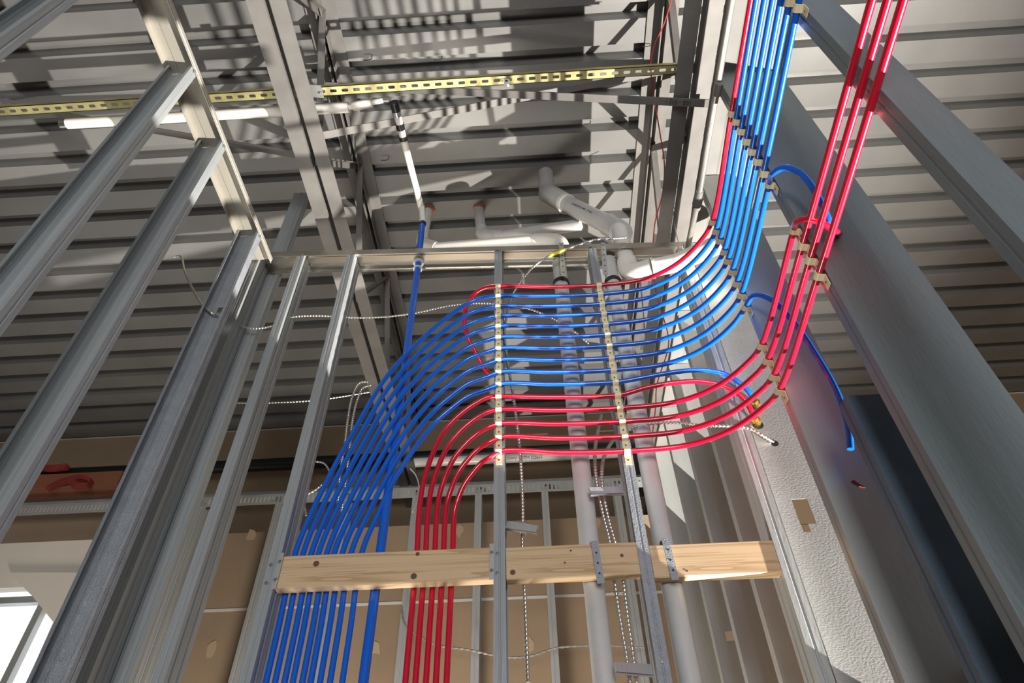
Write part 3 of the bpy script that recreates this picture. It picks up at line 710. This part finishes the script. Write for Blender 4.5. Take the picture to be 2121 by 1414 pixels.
flex('right armored cable hanging between the two drain pipes', [P(1278, 900, Y=1.95), P(1258, 930, Y=1.92), P(1248, 960, Y=1.88), P(1248, 1010, Y=1.862), P(1262, 1080, Y=1.862), P(1282, 1150, Y=1.862), P(1292, 1210, Y=1.862), P(1302, 1290, Y=1.862), P(1312, 1360, Y=1.862), P(1322, 1440, Y=1.862)], .0065)
flex('armored cable running right from the clip strip through the bright dimpled stud', [P(1298, 893, Y=1.85), P(1320, 882, Y=1.85), P(1360, 876, Y=1.85), P(1410, 875, Y=1.84), P(1460, 882, Y=1.82), P(1510, 882, Y=1.80), P(1555, 888, Y=1.80), P(1585, 905, Y=1.81), P(1606, 919, Y=1.84)], .0062)
flex('thin cable sagging low across the back wall studs', [P(832, 1255, Y=3.6), P(838, 1290, Y=3.6), P(862, 1312, Y=3.6), P(905, 1335, Y=3.6), P(970, 1345, Y=3.6), P(1020, 1356, Y=3.6), P(1050, 1361, Y=3.6), P(1100, 1358, Y=3.6), P(1150, 1342, Y=3.6), P(1210, 1337, Y=3.6), P(1270, 1337, Y=3.6), P(1335, 1341, Y=3.6)], .0065, 'emt', step=.008)
wire('thin red wire dangling beside the right joist', [P(1391, 0, Y=1.05), P(1375, 50, Y=1.15), P(1355, 95, Y=1.2), P(1348, 140, Y=1.25), P(1356, 210, Y=1.4), P(1366, 270, Y=1.5), P(1376, 340, Y=1.65), P(1372, 400, Y=1.8), P(1357, 460, Y=1.95), P(1353, 510, Y=2.1), P(1358, 600, Y=2.2), P(1383, 690, Y=2.3), P(1384, 720, Y=2.3), P(1360, 800, Y=2.35), P(1358, 840, Y=2.4), P(1350, 910, Y=2.5)], .0028, 'wire_red')
wire('thin white wire hanging right of the right drain pipe', [P(1392, 400, Y=1.95), P(1400, 480, Y=2.0), P(1406, 505, Y=2.02)], .0025, 'wire_white')
wire('white wire curling beside the leftmost red pipe', [P(850, 970, Y=2.4), P(862, 985, Y=2.4), P(868, 1010, Y=2.4), P(864, 1035, Y=2.4), P(855, 1060, Y=2.4)], .0028, 'wire_white')

# hanger straps above the drains
for (px, y0_, y1_, lab) in ((1165, 503, 570, 'perforated strap hanging from the front track to the left drain pipe'), (1252, 503, 568, 'perforated strap hanging from the front track above the right drain pipe')):
    a = P(px-3, y0_, Y=YF-.008); b_ = P(px+2, y1_, Y=YF-.006)
    strap(lab, [a, (a+b_)/2+Vector((0, -.004, 0)), b_], .021, M['galv'])

# steel support stubs sticking out of studs
def stub(pa, pb, yy, lab):
    a, b_ = P(*pa, Y=yy), P(*pb, Y=yy-.03); o = thing('support_bracket', tuple(a), lab, 'bracket')
    MB().bar(a, b_, .028, .010, (0, .2, 1)).build('arm', M['galv'], o)
    MB().bar(a+Vector((0, -.004, -.015)), b_+Vector((0, -.004, -.013)), .003, .012, (0, 0, 1)).build('lip', M['screw'], o)
    return o
stub((1050, 1088), (1112, 1098), 1.83, 'steel bracket arm right of the left clip strip stud')
stub((1290, 1016), (1222, 1018), 1.83, 'upper steel bracket arm left of the knurled stud, across the cables')
stub((1350, 1388), (1274, 1383), 1.83, 'lower steel bracket arm left of the knurled stud, at the bottom edge')

# ------------------------------------------------------------------ back wall behind
YS = 3.68
bst = [330, 510, 670, 835, 985, 1145, 1320]
wh = ['hidden among the left studs', 'left of the blocking', 'behind the blue pipes', 'left of the red pipes', 'right of the red pipes', 'between the clip strip studs', 'right of the drain pipes']
for px, s in zip(bst, wh):
    x = P(px, 1300, Y=YS).x; fstud(x-.02, 'back wall stud %s' % s, M['galv'], zt=3.86, y0=YS, f=.041)
o = thing('slotted_deflection_track', (-4, YS, 3.83), 'slotted galvanized track over the back wall studs', 'steel track')
mb = MB(); x = -4.0; zt0, zt1 = 3.82, 3.895; ys = YS-.004
mb.box(-4, 1.2, ys-.002, ys, zt0, zt0+.016); mb.box(-4, 1.2, ys-.002, ys, zt1-.02, zt1)
while x < 1.2: mb.box(x, x+.016, ys-.002, ys, zt0+.016, zt1-.02); x += .026
mb.box(-4, 1.2, ys, ys+.10, zt1-.002, zt1)
mb.build('slotted_face', M['galv'], o)
# wallboard on the far side of those studs
dz = 3.68; wy = YS+.094
xw = P(215, 1300, Y=wy).x
mb = MB().box(xw, 3.2, wy, wy+.016, 0, dz); WF = mb.build('wall_back', M['dry']); struct(WF)
MB().box(xw, 3.2, wy-.002, wy, P(900, 1245, Y=wy).z-.008, P(900, 1245, Y=wy).z+.008).build('trim_1', M['joint']); struct(bpy.data.objects['trim_1'])
for k, (px, py) in enumerate(((358, 1128), (382, 1118), (520, 1108), (440, 1342), (950, 1098), (1090, 1095), (1235, 1085), (778, 1340), (1095, 1330))):
    q = P(px, py, Y=wy-.001); mb = MB(); n = 9; c = [(q.x+.035*math.cos(2*math.pi*j/n)*random.uniform(.5, 1.2), q.z+.05*math.sin(2*math.pi*j/n)*random.uniform(.5, 1.2)) for j in range(n)]
    mb.prism(c, lambda u, v, s_: (u, s_, v), wy-.002, wy); mb.build('screw_patch', M['patch'], WF)
# vertical pale board strips between studs
# white room part at the lower left with its window
wl = P(215, 1300, Y=wy).x
zb_ = dz+.0
hx0, hx1 = P(-200, 1300, Y=wy).x, P(98, 1330, Y=wy).x; hz1 = P(40, 1216, Y=wy).z
mb = MB().box(-7, wl, wy, wy+.06, hz1, zb_).box(hx1, wl, wy, wy+.06, 0, hz1).box(-7, -5.4, wy, wy+.06, 0, hz1).box(-5.4, hx1, wy, wy+.06, 0, .9)
cp_ = [P(a, b, Y=wy) for a, b in ((24, 1190), (200, 1190), (150, 1420), (60, 1420), (116, 1292), (74, 1240))]
mb.prism([(q.x, q.z) for q in cp_][::-1], lambda u, v, s_: (u, s_, v), wy-.03, wy+.05)
o = mb.build('wall_left', M['white']); struct(o)
ww = MB(); zf = P(60, 1243, Y=wy).z; xm = P(66, 1300, Y=wy).x
ww.box(-5.4, xm+.02, wy-.015, wy+.03, zf-.02, zf+.02).box(xm-.02, xm+.02, wy-.015, wy+.03, .9, zf).box(-5.4, hx1, wy, wy+.03, .88, .94)
WN = ww.build('window_1', M['galv']); struct(WN)
MB().box(-5.6, hx1+.2, wy+.075, wy+.085, .2, hz1+.1).build('pane', M['daylight'], WN)
# back bulkhead and services above the slotted track
o = MB().box(-7, 7, 4.38, 4.49, 4.66, 4.99).build('trim_3', M['dry']); struct(o)
MB().box(-7, 7, 4.372, 4.38, 4.985, 4.993).build('trim_4', M['joint']); struct(bpy.data.objects['trim_4'])
o = MB().tube([(-6, 4.28, 4.56), (2.5, 4.28, 4.56)], .05, 20).build('black_pipe', M['rubber'], None, True, origin=(-6, 4.28, 4.56)); tag(o, 'long black pipe running along under the tan bulkhead', 'pipe')
o = MB().sheet([(0, .06), (0, 0), (.06, 0)], .004, lambda u, v, s_: (s_, 4.2+u, 4.20+v), -5, 2.2).build('wall_angle', M['galv'], origin=(-5, 4.2, 4.2)); tag(o, 'plain grey steel angle above the slotted track on the back wall', 'steel angle')
yq = 3.95
qa, qb = P(858, 958, Y=yq), P(1300, 947, Y=yq)
o = MB().tube([qa, (qb.x, yq, qa.z)], .034, 20).build('waste_pipe', M['pvc_w'], None, True, origin=tuple(qa)); tag(o, 'white printed pipe lying across behind the lowest red pipe', 'drain pipe')
text('PVC-DWV  ASTM D2665', ((qa.x+qb.x)/2, yq-.026, qa.z-.0225), (1, 0, 0), (0, -.7, .7), .03, M['ink'], o)
# red straps at the left
for pts, lab in (([(-20, 985), (10, 968), (60, 962), (100, 968), (140, 965)], 'red strap curving behind the leftmost studs, under the black pipe'),
                 ([(100, 1010), (130, 996), (170, 988), (188, 995), (184, 1005), (150, 1003)], 'red strap ending in a loop behind the left studs')):
    pp = spline([P(a, b, Y=4.1) for a, b in pts], 8); o = MB(); 
    n = len(pp)
    for p in pp: o.v += [(p.x, 4.08, p.z-.02), (p.x, 4.13, p.z-.02), (p.x, 4.13, p.z+.012), (p.x, 4.08, p.z+.012)]
    for i in range(n-1):
        for j in range(4): o.f.append((i*4+j, i*4+(j+1) % 4, i*4+4+(j+1) % 4, i*4+4+j))
    o.f += [(3, 2, 1, 0), (n*4-4, n*4-3, n*4-2, n*4-1)]
    o = o.build('red_strap', M['strap_red'], origin=tuple(pp[0])); tag(o, lab, 'strap')
sh = P(100, 1000, Y=4.2)
o = MB().box(-5, P(260, 985, Y=4.2).x, 4.15, 4.3, P(200, 1012, Y=4.2).z, P(200, 985, Y=4.2).z).build('orange_bundle', M['caulk'], origin=(-5, 4.2, 4.3)); tag(o, 'long orange-brown wrapped bundle lying behind the red straps', 'bundle')

# bits hanging from the deck
for px, py in ((770, 118), (915, 118), (805, 325), (1345, 90), (1360, 245), (1222, 250)):
    q = P(px, py, Z=ZD-.01); o = MB().tube(spline([Vector((q.x, q.y, ZD)), Vector((q.x+.002, q.y, ZD-.03)), Vector((q.x-.012, q.y, ZD-.045)), Vector((q.x-.04, q.y, ZD-.043))], 4), .002, 6).build('hanger_wire', M['dark'], None, True, origin=tuple(q))
    tag(o, 'small dark wire hook hanging from the deck', 'wire hook', 'wire hooks under the deck')

# work light standing on the floor off to the right
L = Vector(LAMP)
o = thing('work_light', (L.x, L.y, 0), 'work light on a stand behind the pipe wall', 'lamp')
MB().tube([(L.x+.1, L.y, 0), (L.x+.1, L.y, L.z-.1)], .012, 10).build('pole', M['dark'], o, True)
MB().box(L.x-.2, L.x+.3, L.y-.2, L.y+.2, 0, .02).build('base', M['dark'], o)
MB().box(L.x+.05, L.x+.12, L.y-.12, L.y+.12, L.z-.1, L.z+.08).build('lamp_head', M['yellow'], o)

for o_ in bpy.data.objects:
    if '_o' in o_: del o_['_o']
